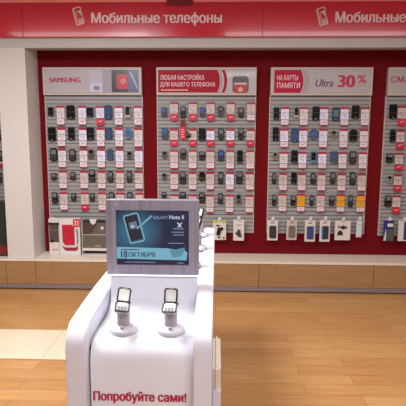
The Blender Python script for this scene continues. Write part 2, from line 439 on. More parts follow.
# middle: red field with text, curved stripes, phone picture
b, h = bays[1]; bx, _, bz = BAYS[1]
def arc(xa, wd, bend, z0=2.07, z1=2.3, n=12):
    L = [];
    for k in range(n + 1):
        u = k / n; L.append((xa + bend * (1 - (2 * u - 1) ** 2) , z0 + (z1 - z0) * u))
    return [(x - bx, z - bz) for x, z in L] + [(x + wd - bx, z - bz) for x, z in L[::-1]]
mb = MB().use(REDPR)
Lp = [(-.62 - bx, 2.07 - bz)] + [(x, z) for x, z in arc(0, .03, .03)[:13]][::1]
pts = [(-.62 - bx, 2.3 - bz), (-.62 - bx, 2.07 - bz)] + [(.0 + .028 * (1 - (2 * k / 12 - 1) ** 2) - bx, 2.07 + .23 * k / 12 - bz) for k in range(13)]
mb.prism(pts, -.0605, -.0585)
mb.use(REDPR).prism(arc(.045, .03, .028), -.0605, -.0585)
mb.use(mat('stripe_dark', (150, 60, 80), .4)).prism(arc(.014, .006, .028), -.0607, -.0585)
mb.build('red_field', None, h)
text('lettering', 'ЛЮБАЯ НАСТРОЙКА', PALE, h, -.598 - bx, -.135 - bx, 2.197 - bz, 2.262 - bz, -.0605, bold=.012)
text('lettering', 'ДЛЯ ВАШЕГО ТЕЛЕФОНА', PALE, h, -.598 - bx, -.02 - bx, 2.122 - bz, 2.178 - bz, -.0605, bold=.012)
mb = MB()
for k in range(9): mb.box(-.59 + k * .032 - bx, -.566 + k * .032 - bx, -.0615, -.0605, 2.09 - bz, 2.1 - bz)
mb.build('small_print', PALE, h)
mb = MB().use(mat('photo_phone_black', (58, 40, 44), .25, coat=.4)).rrect(.243 - bx, 2.152 - bz, .17, .172, .035, -.0605, -.0585)
mb.use(mat('photo_phone_red', (170, 34, 52), .3)).box(.178 - bx, .308 - bx, -.0615, -.0605, 2.07 - bz, 2.165 - bz)
mb.use(mat('photo_phone_bar', (206, 170, 168), .3)).box(.178 - bx, .308 - bx, -.062, -.0605, 2.15 - bz, 2.17 - bz)
mb.use(mat('photo_phone_disc', (216, 160, 140), .3)).rrect(.243 - bx, 2.1 - bz, .05, .05, .0249, -.0625, -.0615)
mb.build('phone_picture', None, h)
# right-hand: crimson field, curved lines, Ultra 30%
b, h = bays[2]; bx, _, bz = BAYS[2]
mb = MB().use(CRIM)
pts = [(.592 - bx, 2.3 - bz), (.592 - bx, 2.068 - bz)] + [(.865 + .03 * (1 - (2 * k / 12 - 1) ** 2) - bx, 2.068 + .232 * k / 12 - bz) for k in range(13)]
mb.prism(pts, -.0605, -.0585)
mb.use(mat('stripe_dark', (150, 60, 80), .4)).prism(arc(.885, .006, .03), -.0607, -.0585)
mb.use(mat('stripe_grey', (128, 90, 96), .4)).prism(arc(.912, .005, .03), -.0607, -.0585)
mb.build('crimson_field', None, h)
text('lettering', 'НА КАРТЫ', PALE, h, .622 - bx, .837 - bx, 2.195 - bz, 2.249 - bz, -.0605, bold=.012)
text('lettering', 'ПАМЯТИ', PALE, h, .623 - bx, .86 - bx, 2.116 - bz, 2.172 - bz, -.0605, bold=.012)
text('lettering', 'Ultra', mat('ultra_grey', (104, 70, 96), .45), h, 1.018 - bx, 1.205 - bx, 2.13 - bz, 2.205 - bz, -.0585, bold=.05, shear=.3)
text('lettering', '30', CRIM2, h, 1.248 - bx, 1.43 - bx, 2.125 - bz, 2.248 - bz, -.0585, bold=.09)
text('lettering', '%', CRIM2, h, 1.45 - bx, 1.545 - bx, 2.168 - bz, 2.248 - bz, -.0585, bold=.04)
mb = MB()
for k in range(4): mb.box(1.455 + k * .022 - bx, 1.472 + k * .022 - bx, -.0595, -.0585, 2.145 - bz, 2.15 - bz)
mb.build('small_print', CRIM2, h)
b, h = bays[3]; bx, _, bz = BAYS[3]
text('lettering', 'СМА', CRIM2, h, 1.795 - bx, 1.99 - bx, 2.174 - bz, 2.237 - bz, -.0585, bold=.04)

# ================================================================ phones and cards on the boards
ROWW = ['top', 'second', 'third', 'fourth', 'bottom']; COLW = ['first', 'second', 'third', 'fourth', 'fifth']
KW = {'slab': 'slab', 'bar': 'small keypad', 'slider': 'two-part slider', 'clamshell': 'open clamshell', 'frame': 'framed', 'round': 'rounded'}
def phone(name, label, x, z, w, h, kind, col, grp):
    t = thing(name, label, 'phone', (x, -.019, z), grp)
    rnd_t = .013; f = -.034; M = PM[col]; w *= .95; h *= .96
    mb = MB().tube([(0, 0, .01), (0, f + rnd_t, .004)], .0035, 8)
    mb.box(-w * .3, w * .3, f + rnd_t - .001, f + rnd_t + .003, -h * .2, h * .2, .001)
    mb.build('hook', HOOK, t)
    def keys(cx, cz, kw, kh, y):
        mb = MB()
        for a in range(3):
            for b in range(3): mb.box(cx - kw / 2 + a * kw / 3 + .0015, cx - kw / 2 + (a + 1) * kw / 3 - .0015, y - .0012, y + .0005, cz - kh / 2 + b * kh / 3 + .002, cz - kh / 2 + (b + 1) * kh / 3 - .002)
        mb.build('keypad', KEY if col not in ('white', 'silver', 'beige') else BLACK, t)
    if kind in ('slab', 'round', 'frame'):
        r = min(w, h) * (.46 if kind == 'round' else .16)
        MB().rrect(0, 0, w, h, r, f, f + rnd_t, bev=.002, n=5).build('casing', M, t, smooth=True)
        s = {'black': SCR, 'navy': SCR, 'charcoal': SCR, 'sky': SCRB, 'white': SCR, 'steel': SCRB, 'blue': SCR}.get(col, SCR)
        if kind == 'round': MB().rrect(0, 0, w * .72, h * .62, w * .3, f - .001, f).build('screen', SCRB if col in ('sky', 'steel') else SCR, t)
        elif kind == 'frame': MB().rrect(0, h * .06, w * .74, h * (.66 if col != 'blue' else .5), .004, f - .001, f).build('screen', {'white': SCR, 'blue': SCRG, 'sky': SCR}[col], t)
        else: MB().rrect(0, h * .03, w * .84, h * .74, .003, f - .001, f).build('screen', SCR if col != 'blue' and col != 'steel' else mat('screen_deep_blue', (50, 72, 108), .08, coat=.7), t)
        MB().rrect(0, -h * .42, w * .22, h * .05, .003, f - .0016, f).build('home_button', SILVER, t)
        MB().rrect(0, h * .44, w * .28, h * .02, .001, f - .0012, f).build('earpiece', KEY, t)
    elif kind == 'bar':
        MB().rrect(0, 0, w, h, w * .22, f, f + rnd_t, bev=.002, n=5).build('casing', M, t, smooth=True)
        MB().rrect(0, h * .2, w * .72, h * .38, .003, f - .001, f).build('screen', ORG if col == 'orange' else (SCRB if col in ('navy', 'violet', 'steel') else (SCR if col in ('silver', 'white', 'beige') else SCRG)), t)
        keys(0, -h * .24, w * .78, h * .36, f)
    elif kind == 'slider':
        MB().rrect(0, -h * .14, w, h * .7, w * .18, f + .004, f + rnd_t + .004, bev=.002, n=5).build('lower_casing', M, t, smooth=True)
        MB().rrect(0, h * .2, w * .96, h * .58, w * .18, f - .007, f + .003, bev=.002, n=5).build('upper_casing', M, t, smooth=True)
        MB().rrect(0, h * .25, w * .74, h * .34, .003, f - .008, f - .007).build('screen', SCRG, t)
        keys(0, -h * .3, w * .8, h * .28, f + .004)
    else:
        MB().rrect(0, -h * .22, w, h * .5, w * .2, f, f + rnd_t, bev=.002, n=5).build('lower_casing', M, t, smooth=True)
        t3 = MB().rrect(0, h * .25, w * .96, h * .5, w * .2, -.005, .005, bev=.002, n=5).build('upper_casing', PM['black'], t, smooth=True, loc=(0, f + .0, 0), rot=(math.radians(10), 0, 0))
        MB().rrect(0, h * .25, w * .66, h * .32, .003, -.0065, -.005).build('screen', SCRG, t3)
        keys(0, -h * .24, w * .8, h * .34, f)
    return t
def card(label, x, zt, zm, zb, base, lab, grp, seed):
    t = thing('price_card', label, 'price card', (x, -.02, zm), grp)
    H = zt - zm; w = .084
    MB().box(-w / 2, w / 2, -.022, -.0205, 0, H).build('info_sheet', base, t)
    MB().box(-w / 2 - .001, w / 2 + .001, -.025, -.020, H - .02, H + .002, .001).build('header_strip', HEADR, t)
    MB().box(-.012, .012, -.0205, .001, H - .014, H - .004).build('clip', HOOK, t)
    r = random.Random(seed); mb = MB()
    for k in range(2 + r.randrange(2)): 
        z = H * (.30 + .18 * k); mb.box(-.026, -.026 + .02 + .03 * r.random(), -.0228, -.022, z, z + .004)
    mb.box(.004, .01, -.0228, -.022, H * .12, H * .26)
    mb.build('print', INK, t)
    hb = zm - zb
    l = MB().box(-w / 2 + .003, w / 2 - .003, -.03, -.0275, -hb, -.006, .001).build('price_label', lab, t)
    MB().box(-w / 2 + .003, w / 2 - .003, -.0312, -.0275, -hb - .01, -hb).build('label_edge', HEADR, l)
    # little tick mark
    c = LABR if lab is not LABR else CARDW
    MB().prism([(-.022, -hb * .56), (-.005, -hb * .62), (.024, -hb * .42), (.022, -hb * .36), (-.004, -hb * .50), (-.018, -hb * .48)], -.0306, -.03).build('tick_mark', c, l)
    return t
PHONES = [
 (1,1,[(-1.777,1.870,0.058,0.094,'slab','black'), (-1.562,1.865,0.091,0.147,'slab','black'), (-1.355,1.865,0.072,0.105,'slab','navy'), (-1.157,1.866,0.084,0.147,'slab','blue'), (-0.951,1.872,0.066,0.136,'frame','white')]),
 (1,2,[(-1.773,1.633,0.087,0.149,'slab','black'), (-1.562,1.639,0.075,0.139,'slab','navy'), (-1.357,1.639,0.085,0.138,'slab','navy'), (-1.159,1.641,0.079,0.117,'slab','blue'), (-0.947,1.641,0.072,0.116,'round','sky')]),
 (1,3,[(-1.763,1.413,0.082,0.140,'bar','black'), (-1.559,1.409,0.076,0.130,'bar','black'), (-1.355,1.426,0.068,0.097,'bar','silver'), (-1.149,1.417,0.068,0.119,'slab','steel'), (-0.938,1.412,0.055,0.086,'bar','silver')]),
 (1,4,[(-1.770,1.175,0.064,0.076,'bar','black'), (-1.562,1.182,0.063,0.088,'bar','charcoal'), (-1.351,1.189,0.069,0.142,'slider','black'), (-1.151,1.179,0.063,0.120,'bar','charcoal'), (-0.945,1.180,0.062,0.119,'bar','olive')]),
 (1,5,[(-1.769,0.940,0.066,0.133,'slider','black'), (-1.561,0.952,0.058,0.088,'bar','black'), (-1.355,0.954,0.052,0.089,'bar','black'), (-1.146,0.950,0.064,0.121,'bar','black'), (-0.943,0.952,0.062,0.121,'bar','black')]),
 (2,1,[(-0.562,1.868,0.064,0.104,'bar','steel'), (-0.361,1.869,0.063,0.125,'slider','black'), (-0.157,1.869,0.057,0.104,'bar','violet'), (0.039,1.875,0.068,0.114,'clamshell','silver'), (0.253,1.867,0.061,0.109,'bar','black')]),
 (2,2,[(-0.556,1.643,0.070,0.117,'bar','steel'), (-0.299,1.623,0.048,0.053,'clamshell','black'), (-0.158,1.633,0.074,0.137,'slab','black'), (0.044,1.640,0.062,0.126,'bar','black'), (0.256,1.640,0.062,0.127,'slider','black')]),
 (2,3,[(-0.560,1.419,0.054,0.075,'bar','silver'), (-0.361,1.431,0.064,0.117,'slider','brown'), (-0.157,1.411,0.064,0.096,'slider','charcoal'), (0.045,1.412,0.063,0.118,'bar','navy'), (0.249,1.402,0.062,0.139,'slab','charcoal')]),
 (2,4,[(-0.565,1.183,0.049,0.076,'bar','silver'), (-0.365,1.173,0.071,0.141,'slider','charcoal'), (-0.157,1.186,0.065,0.098,'bar','orange'), (0.046,1.171,0.058,0.130,'bar','black'), (0.247,1.177,0.073,0.141,'slider','black')]),
 (2,5,[(-0.569,0.982,0.055,0.066,'bar','black'), (-0.365,0.978,0.071,0.077,'bar','black'), (-0.158,0.958,0.070,0.121,'clamshell','charcoal'), (0.045,0.948,0.053,0.121,'bar','black'), (0.240,0.945,0.052,0.109,'bar','silver')]),
 (3,1,[(0.625,1.856,0.059,0.135,'slab','black'), (0.835,1.872,0.059,0.124,'frame','white'), (1.039,1.861,0.078,0.145,'slab','navy'), (1.248,1.852,0.077,0.144,'frame','blue'), (1.452,1.873,0.082,0.144,'slab','charcoal')]),
 (3,2,[(0.623,1.643,0.065,0.147,'slab','black'), (0.827,1.632,0.079,0.147,'slab','blue'), (1.024,1.639,0.085,0.115,'round','steel'), (1.233,1.644,0.054,0.083,'bar','beige'), (1.441,1.630,0.087,0.136,'round','charcoal')]),
 (3,3,[(0.624,1.410,0.046,0.086,'bar','beige'), (0.828,1.406,0.070,0.138,'slab','navy'), (1.030,1.401,0.069,0.127,'frame','sky'), (1.247,1.402,0.079,0.127,'slab','steel'), (1.446,1.399,0.077,0.138,'bar','brown')]),
 (3,4,[(0.619,1.170,0.045,0.119,'bar','black'), (0.830,1.177,0.060,0.129,'slab','navy'), (1.035,1.172,0.055,0.119,'bar','black'), (1.245,1.179,0.058,0.129,'bar','charcoal'), (1.455,1.175,0.062,0.140,'bar','black')]),
 (3,5,[(0.625,0.936,0.045,0.131,'slider','black'), (0.830,0.933,0.055,0.120,'slider','black'), (1.028,0.935,0.044,0.120,'bar','black'), (1.244,0.936,0.059,0.120,'slider','brown'), (1.445,0.932,0.052,0.131,'bar','black')]),
 (4,1,[(1.840,1.880,0.078,0.155,'slab','black')]),
 (4,2,[(1.850,1.626,0.059,0.146,'round','navy')]),
 (4,3,[(1.833,1.395,0.073,0.106,'slider','black')]),
 (4,4,[(1.843,1.172,0.058,0.085,'bar','white')]),
 (4,5,[(1.844,0.936,0.072,0.130,'slider','black')]),
]
CARDS = [
 (1,1,[-1.671, -1.439, -1.246, -1.047, -0.840],1.929,1.804,1.735),
 (1,2,[-1.671, -1.439, -1.246, -1.047, -0.840],1.696,1.565,1.507),
 (1,3,[-1.671, -1.439, -1.246, -1.047, -0.840],1.475,1.340,1.281),
 (1,4,[-1.671, -1.439, -1.246, -1.047, -0.840],1.237,1.106,1.052),
 (1,5,[-1.671, -1.439, -1.246, -1.047, -0.840],1.002,0.870,0.814),
 (2,1,[-0.457, -0.257, -0.068, 0.144, 0.359],1.971,1.849,1.786),
 (2,2,[-0.457, -0.257, -0.068, 0.144, 0.359],1.692,1.576,1.518),
 (2,3,[-0.457, -0.257, -0.068, 0.144, 0.359],1.470,1.336,1.277),
 (2,4,[-0.457, -0.257, -0.068, 0.144, 0.359],1.231,1.099,1.050),
 (2,5,[-0.457, -0.257, -0.068, 0.144, 0.359],0.988,0.853,0.803),
 (3,1,[0.715, 0.914, 1.125, 1.339, 1.552],1.922,1.795,1.740),
 (3,2,[0.715, 0.914, 1.125, 1.339, 1.552],1.696,1.565,1.508),
 (3,3,[0.715, 0.914, 1.125, 1.339, 1.552],1.453,1.335,1.285),
 (3,4,[0.715, 0.914, 1.125, 1.339, 1.552],1.227,1.102,1.048),
 (3,5,[0.715, 0.914, 1.125, 1.339, 1.552],1.005,0.869,0.819),
 (4,1,[1.934],1.937,1.808,1.741),
 (4,2,[1.934],1.689,1.564,1.501),
 (4,3,[1.934],1.448,1.332,1.274),
 (4,4,[1.934],1.220,1.108,1.049),
 (4,5,[1.934],0.995,0.870,0.805),
]
BAYW = {1: 'left bay', 2: 'middle bay', 3: 'right-hand bay', 4: 'far right bay'}
CW = {'black': 'black', 'navy': 'dark navy', 'blue': 'blue', 'white': 'white', 'sky': 'light blue', 'silver': 'silver', 'steel': 'steel-blue', 'charcoal': 'charcoal', 'olive': 'dark olive', 'violet': 'violet', 'brown': 'dark brown', 'orange': 'orange-topped black', 'beige': 'pale beige'}
for p, r, row in PHONES:
    for c, (x, z, w_, h_, k, col) in enumerate(row):
        where = '%s row of the %s' % (ROWW[r - 1], BAYW[p]) + (', %s from left' % COLW[c] if p != 4 else '')
        phone('mobile_phone', '%s %s phone, %s' % (CW[col], KW[k], where), x, z, w_, h_, k, col, 'display phones on the slat boards')
YEL = {(3, 5, 2), (3, 5, 4), (3, 5, 5)}
LIL = {(1, 1, 2), (1, 2, 2), (1, 3, 3), (1, 3, 4), (1, 3, 5), (1, 1, 3), (1, 1, 4), (1, 2, 4), (2, 4, 4), (3, 1, 1), (3, 1, 3), (3, 1, 4), (3, 2, 1), (3, 2, 2), (3, 2, 3), (3, 3, 2), (3, 3, 3), (2, 2, 3), (2, 2, 4)}
for p, r, xs, zt, zm, zb in CARDS:
    for c, x in enumerate(xs):
        k = (p, r, c + 1)
        base = CARDY if k in YEL else (CARDL if k in LIL else (CARDW if r <= 3 and p in (1, 3) else CARDC))
        lab = LABR if p == 4 or (p == 2 and r <= 2 and k != (2, 1, 5)) or k in ((1, 5, 2), (1, 1, 3)) else CARDW
        d = ('yellow' if base is CARDY else 'white' if base in (CARDW, CARDL) else 'cream') + ' price card with %s label, ' % ('red' if lab is LABR else 'white')
        card(d + '%s row of the %s' % (ROWW[r - 1], BAYW[p]) + (', %s from left' % COLW[c] if p != 4 else ''), x, zt, zm, zb, base, lab, 'price cards on the slat boards', p * 100 + r * 10 + c)
# the sliver of bay left of the pilaster
for r, z in enumerate((1.62, 1.39, 1.16)):
    phone('mobile_phone', 'dark phone at the far left edge, %s of those left of the pilaster' % ('top', 'middle', 'lowest')[r], -2.345 - .03 * (r == 2), z, .06, .12, 'bar', 'charcoal', 'display phones on the slat boards')
MB_ = thing('price_card', 'red price card at the far left edge beside the pilaster', 'price card', (-2.33, -.02, 1.27), 'price cards on the slat boards')
MB().box(-.04, .04, -.024, -.02, 0, .045).build('price_label', HEADR, MB_); MB().box(-.04, .04, -.024, -.02, .045, .10).build('info_sheet', CARDW, MB_); MB().box(-.01, .01, -.02, .001, .03, .05).build('clip', HOOK, MB_)
t = thing('boxed_accessory', 'tall dark box at the left edge beside the pilaster', 'boxed accessory', (-2.36, -.19, .3305))
MB().box(-.12, .12, -.06, .06, 0, .585, .004).build('carton', mat('carton_dark', (34, 42, 40), .4), t)
MB().box(-.12, .12, -.0615, -.059, .02, .12).build('label_band', DKRED, t)

# red hanging tag in the middle bay
t = thing('hanging_tag', 'long red hanging tag with white print below a phone in the middle bay', 'tag', (-.362, -.02, 1.585))
MB().box(-.03, .03, -.052, -.05, 0, .125, .0008).build('banner', LABR, t)
MB().box(-.024, .024, -.053, -.05, .128, .205, .0008).build('tag_top', DKRED, t)
mb = MB()
for k in range(4): mb.box(-.018, .016 - .006 * (k % 2), -.0528, -.052, .02 + .026 * k, .026 + .026 * k)
mb.build('print', PALE, t)
MB().tube([(0, .001, .2), (0, -.052, .2)], .002, 6).build('hook', HOOK, t)

# ================================================================ accessories hanging under the phones
def hanger(t, h, w=.03, dx=0, hold=True, d=.05):
    """peg into the board and the little price holder over the pack; pack top at local z = h"""
    MB().tube([(dx, .061, h - .02), (dx, -.012, h - .02), (dx, -.02, h - .012)], .0025, 6).build('peg', CHROME, t)
    if hold: MB().box(dx - w / 2, dx + w / 2, -.03, -.0255, h - .01, h + .03, .002).build('price_holder', HOOK, t)
def blister(label, x0, x1, z0, z1, col, case, kind='case', hold=True):
    cx = (x0 + x1) / 2; w = x1 - x0; h = z1 - z0
    t = thing('blister_pack', label, 'accessory pack', (cx, -.079, z0), 'accessory packs hanging under the phones')
    hh = h - .012
    MB().rrect(0, hh / 2, w, hh, .006, -.006, 0, bev=.001).build('backing_card', col, t)
    MB().ring(0, hh + .004, .036, .026, .006, .006, -.004, -.001).build('hang_tab', CLEAR, t)
    hanger(t, hh + .012, dx=0, hold=hold)
    if kind == 'case':
        MB().rrect(w * .02, hh * .42, w * .66, hh * .60, .012, -.018, -.006, bev=.003).build('phone_case', case, t, smooth=True)
        MB().rrect(-w * .02, hh * .62, w * .2, hh * .04, .003, -.0188, -.018).build('camera_slot', mat('slot_dark', (40, 38, 42), .5), t)
        MB().rrect(0, hh * .86, w * .4, hh * .05, .002, -.0068, -.006).build('print', INK, t)
    return t, w, hh
CASEB = mat('case_black', (44, 48, 44), .4); CASEG = mat('case_mauve_grey', (116, 98, 98), .4); CASEN = mat('case_blue', (52, 68, 122), .35); CASEK = mat('case_navy_black', (42, 48, 70), .35)
PACKW = mat('pack_white', (212, 202, 196), .4); PACKC = mat('pack_cream', (196, 182, 172), .4)
blister('white pack with black phone case, leftmost under the right-hand bay', .554, .668, .499, .735, PACKW, CASEB)
blister('cream pack with mauve-grey phone case under the right-hand bay', .762, .872, .506, .736, PACKC, CASEG)
blister('white pack with blue phone case under the right-hand bay', .958, 1.07, .489, .738, PACKW, CASEN)
t, w, hh = blister('white pack with black case and pale blue edge under the right-hand bay', 1.118, 1.228, .491, .742, PACKW, CASEK)
MB().rrect(-w * .26, hh * .42, w * .1, hh * .5, .004, -.0185, -.006).build('light_blue_edge', PM['sky'], t)
t, w, hh = blister('square white pack picturing a black car phone holder', 1.28, 1.447, .509, .735, PACKW, None, 'holder', True)
mb = MB(); mb.rrect(.01, hh * .66, .07, .02, .009, -.016, -.006, bev=.002); mb.rrect(.004, hh * .66, .026, .04, .012, -.02, -.006, bev=.002); mb.rrect(-.04, hh * .69, .03, .012, .005, -.014, -.006)
mb.build('holder_arm', BLACK, t, smooth=True)
MB().prism([(-.058, hh * .28), (.0, hh * .28), (-.004, hh * .42), (-.02, hh * .5), (-.036, hh * .5), (-.05, hh * .4)], -.018, -.006).build('holder_base', BLACK, t)
t, w, hh = blister('narrow translucent pack with white price tag at the right end of that bay', 1.509, 1.567, .543, .743, CLEAR, None, 'x', True)
MB().rrect(.002, hh * .4, w * .7, hh * .66, .004, -.014, -.006).build('clear_bubble', CLEAR, t)
MB().rrect(.004, hh * .86, w * .8, hh * .16, .003, -.018, -.006).build('price_tag', CARDW, t)
t, w, hh = blister('white pack with green-yellow top and black gadget, under the middle bay', -.035, .108, .497, .725, PACKW, None, 'x')
MB().box(-w * .5, -w * .17, -.0085, -.006, hh * .88, hh).build('green_corner', mat('lime_print', (176, 186, 60), .5), t)
MB().box(w * .17, w * .5, -.0085, -.006, hh * .88, hh).build('green_corner', mat('lime_print', (176, 186, 60), .5), t)
mb = MB(); mb.rrect(-.006, hh * .44, .044, .085, .014, -.018, -.006, math.radians(-12), bev=.002); mb.rrect(.024, hh * .58, .036, .036, .014, -.016, -.006, .3, bev=.002); mb.rrect(-.016, hh * .74, .04, .014, .006, -.013, -.006, -.2); mb.rrect(-.002, hh * .14, .036, .01, .004, -.012, -.006)
mb.build('gadget', BLACK, t, smooth=True)
MB().rrect(w * .34, hh * .1, .018, .03, .002, -.0075, -.006).build('red_mark', HEADR, t)
t, w, hh = blister('white pack with small grey-black gadget, right one under the middle bay', .187, .304, .492, .738, PACKW, None, 'x')
mb = MB(); mb.rrect(.004, hh * .36, .034, .08, .012, -.018, -.006, math.radians(8), bev=.002); mb.rrect(-.02, hh * .34, .024, .034, .01, -.016, -.006, .5, bev=.002); mb.rrect(.022, hh * .24, .022, .03, .008, -.014, -.006)
mb.build('gadget', mat('gadget_grey', (58, 62, 66), .35), t, smooth=True)
MB().rrect(0, hh * .74, w * .5, hh * .03, .002, -.0068, -.006).build('print', INK, t)
# hidden mostly behind the monitor, one edge shows
# far right bay
t, w, hh = blister('grey pouch in a blue pack with white corner, far right bay', 1.80, 1.906, .504, .742, mat('pack_blue', (40, 44, 116), .35), None, 'x')
MB().prism([(-.05, .006), (-.014, .006), (-.03, hh * .6)], -.009, -.006).build('white_corner', PACKW, t)
MB().rrect(.018, hh * .3, .078, hh * .56, .008, -.02, -.006, math.radians(-4), bev=.003).build('pouch', mat('pouch_grey', (74, 80, 84), .6), t, smooth=True)
MB().rrect(.012, hh * .78, .056, .034, .004, -.022, -.006).build('price_tag', CARDW, t)
t, w, hh = blister('white and blue boxed pack at the right edge of the picture', 1.955, 2.06, .506, .742, PACKW, None, 'x')
MB().rrect(.03, hh * .5, .045, hh * .86, .004, -.012, -.006).build('blue_panel', mat('pack_blue', (40, 44, 116), .35), t)
# larger boxes standing on the worktop
t = thing('boxed_accessory', 'white box with dark window and black ball, left of the red case box', 'boxed accessory', (-1.762, -.10, .3305), 'boxes standing on the worktop')
MB().box(-.055, .06, -.04, .03, 0, .395, .003).build('carton', PACKW, t)
MB().box(-.05, .053, -.0415, -.039, .135, .345, .0005).build('window', mat('window_dark_brown', (78, 66, 62), .3, coat=.3), t)
MB().box(-.055, .06, -.0425, -.039, .325, .352, .0005).build('dark_band', mat('band_black', (46, 38, 40), .4), t)
MB().box(-.045, .05, -.043, -.041, .262, .27).build('light_bar', INK, t)
MB().rrect(-.02, .15, .036, .036, .0179, -.048, -.041).build('black_ball', BLACK, t)
mb = MB()
for k in range(4): mb.box(-.028 + k * .019, -.016 + k * .019, -.0408, -.04, .045, .06)
mb.build('print', INK, t)
MB().box(-.03, .02, -.045, -.04, .372, .41, .002).build('price_holder', HOOK, t)
t = thing('boxed_accessory', 'white box holding a red phone case, with a red corner sticker', 'boxed accessory', (-1.577, -.13, .3305), 'boxes standing on the worktop')
MB().box(-.115, .108, -.035, .045, 0, .40, .003).build('carton', mat('carton_white', (214, 208, 206), .35), t)
MB().prism([(-.082, .335), (.025, .335), (.05, .30), (.05, .115), (-.055, .115), (-.082, .15)], -.048, -.035, bev=.004).build('red_case', mat('case_red', (186, 20, 48), .35), t)
MB().prism([(-.088, .10), (-.06, .085), (.062, .085), (.082, .11), (.082, .07), (.06, .05), (-.045, .05), (-.075, .075)], -.042, -.035).build('red_base', mat('base_red', (150, 24, 44), .4), t)
MB().prism([(.066, .30), (.09, .27), (.09, .14), (.07, .115), (.076, .2)], -.04, -.035).build('grey_edge', mat('edge_grey', (120, 116, 118), .4), t)
s = MB().rrect(.073, .355, .07, .085, .006, -.041, -.035).build('corner_sticker', LABR, t)
text('lettering', '21', PALE, s, .05, .096, .33, .382, -.041, bold=.05)
t = thing('glass_display_box', 'low dark glass display box with a pale plinth, between red case box and monitor', 'display box', (-1.318, -.12, .3305), 'boxes standing on the worktop')
MB().box(-.128, .138, -.045, .06, .0, .012).build('foot', PACKC, t)
MB().box(-.13, .14, -.05, .06, .05, .078, .003).build('plinth', PACKW, t)
MB().box(-.125, .135, .02, .058, .012, .05).build('base', BLACK, t)
MB().box(-.125, .135, -.035, .055, .078, .36, .002).build('smoked_glass', mat('smoked_glass', (92, 86, 82), .15, coat=.6), t)
MB().prism([(-.122, .356), (.04, .356), (.0, .28), (-.04, .225), (-.122, .225)], -.0365, -.035).build('dark_corner', mat('smoked_dark', (70, 54, 58), .2, coat=.5), t)
MB().box(-.122, .132, -.038, -.035, .222, .228).build('glass_edge', FRAME, t)
MB().box(-.125, .135, -.0375, .056, .36, .378, .002).build('black_lid', BLACK, t)
MB().prism([(-.045, .40), (.035, .40), (.02, .355), (-.005, .335), (-.03, .355)], -.046, -.038).build('price_holder', HOOK, t)
MB().rrect(.09, .30, .03, .03, .004, -.039, -.035).build('sticker', HOOK, t)
MB().rrect(.04, .10, .06, .016, .004, -.0385, -.035).build('lower_sticker', mat('sticker_tan', (170, 132, 108), .5), t)
MB().box(-.132, -.124, -.045, .055, .0, .378).build('side_post', FRAME, t)

# ================================================================ the kiosk counter
XL, XR = -.53, -.011
t = thing('display_counter', 'white display counter with curved side rails and red Попробуйте сами! lettering', 'counter', ((XL + XR) / 2, -3.4, 0))
cx = (XL + XR) / 2
def side(x0, x1):
    # y, z outline of the side rail; front down to the floor, rounded shoulder, level top
    pts = [(-3.52, 0)] + [(-3.52, .72)]
    for k in range(9):
        a = math.radians(180 - 90 * k / 8)
        pts.append((-3.43 + .09 * math.cos(a), .845 + .095 * math.sin(a)))
    pts += [(-3.3, .949), (-3.1, .957), (-2.87, .958), (-1.76, .958), (-1.76, 0)]
    pts = [(p[0] + 3.4, p[1]) for p in pts]
    MB().prism(pts, x0 - cx, x1 - cx, 'x', bev=.004).build('side_rail', WHITE2, t, smooth=True)
side(XL, XL + .07); side(XR - .066, XR)
# the deck between the rails: level where the phones stand, rolled down to the front, curved up to the monitor
prof = [(-3.475, .02), (-3.475, .77), (-3.472, .80), (-3.464, .826), (-3.45, .846), (-3.43, .858), (-3.405, .862), (-3.3, .862), (-3.22, .864), (-3.17, .872), (-3.14, .892), (-3.125, .92), (-3.12, 1.0)]
A = [(y + 3.4, z) for y, z in prof] + [(-3.10 + 3.4, 1.0), (-3.10 + 3.4, .02)]
MB().prism(A, XL + .076 - cx, XR - .0665 - cx, 'x').build('front_deck', KIOSKW, t, smooth=True)
MB().box(XL + .0705 - cx, XR - .0665 - cx, .302, 1.638, .02, .952).build('counter_body', WHITE2, t)
MB().box(XL + .064 - cx, XL + .0706 - cx, -.058, .30, .02, .84).build('shadow_gap', GAPSHADE, t)  # dark strip painting in the shade between rail and deck
MB().box(.0 - cx - .01, .0245 - cx, .14, .46, 0, .668, .014, 3).build('plinth_wing', mat('wing_cream', (226, 214, 200), .35), t)
MB().box(.0 - cx - .01, .0255 - cx, .138, .462, 0, .565, .003).build('plinth_lower', WHITE2, t)
text('lettering', 'Попробуйте сами!', mat('lettering_crimson', (176, 24, 70), .4), t, -.446 - cx, -.103 - cx, .632, .678, -.0755, bold=.07, depth=.002)

# ================================================================ the monitor
t = thing('display_monitor', 'silver-framed monitor showing a dark blue phone advertisement, standing on the white counter', 'monitor', (-.27, -3.1, 1.0))
MB().ring(0, .177, .395, .322, .004, .0425, -.028, .01).build('bezel', SLV, t)
MB().box(-.195, .195, .0, .045, .02, .336, .004).build('back_shell', SLV, t)
MB().rrect(0, .177, .385, .312, .004, -.012, .01).build('inner_panel', BLACK, t)
SY = -.0165
sc_ = MB().box(-.158, .154, -.016, -.012, -.1, .148).build('screen', screen_mat(), t, loc=(0, 0, .145))
def smat(name, rgb, e=.85): return mat(name, rgb, .2, emit=e, var=0)
def lit(name, rgb):
    if name in MC: return MC[name]
    M = bpy.data.materials.new(name); M.use_nodes = True; b = M.node_tree.nodes['Principled BSDF']
    b.inputs['Base Color'].default_value = (.01, .01, .01, 1); b.inputs['Emission Color'].default_value = s2l(rgb); b.inputs['Emission Strength'].default_value = .85
    MC[name] = M; return M
T0 = .145; mx = -.27
def SX(x): return x - mx
def SZ(z): return z - 1.0 - T0
r = math.radians(14)
MB().ring(-.080, .071, .068, .128, .010, .0055, SY - .0006, SY, r).build('phone_outline', lit('lit_outline', (132, 176, 194)), sc_)
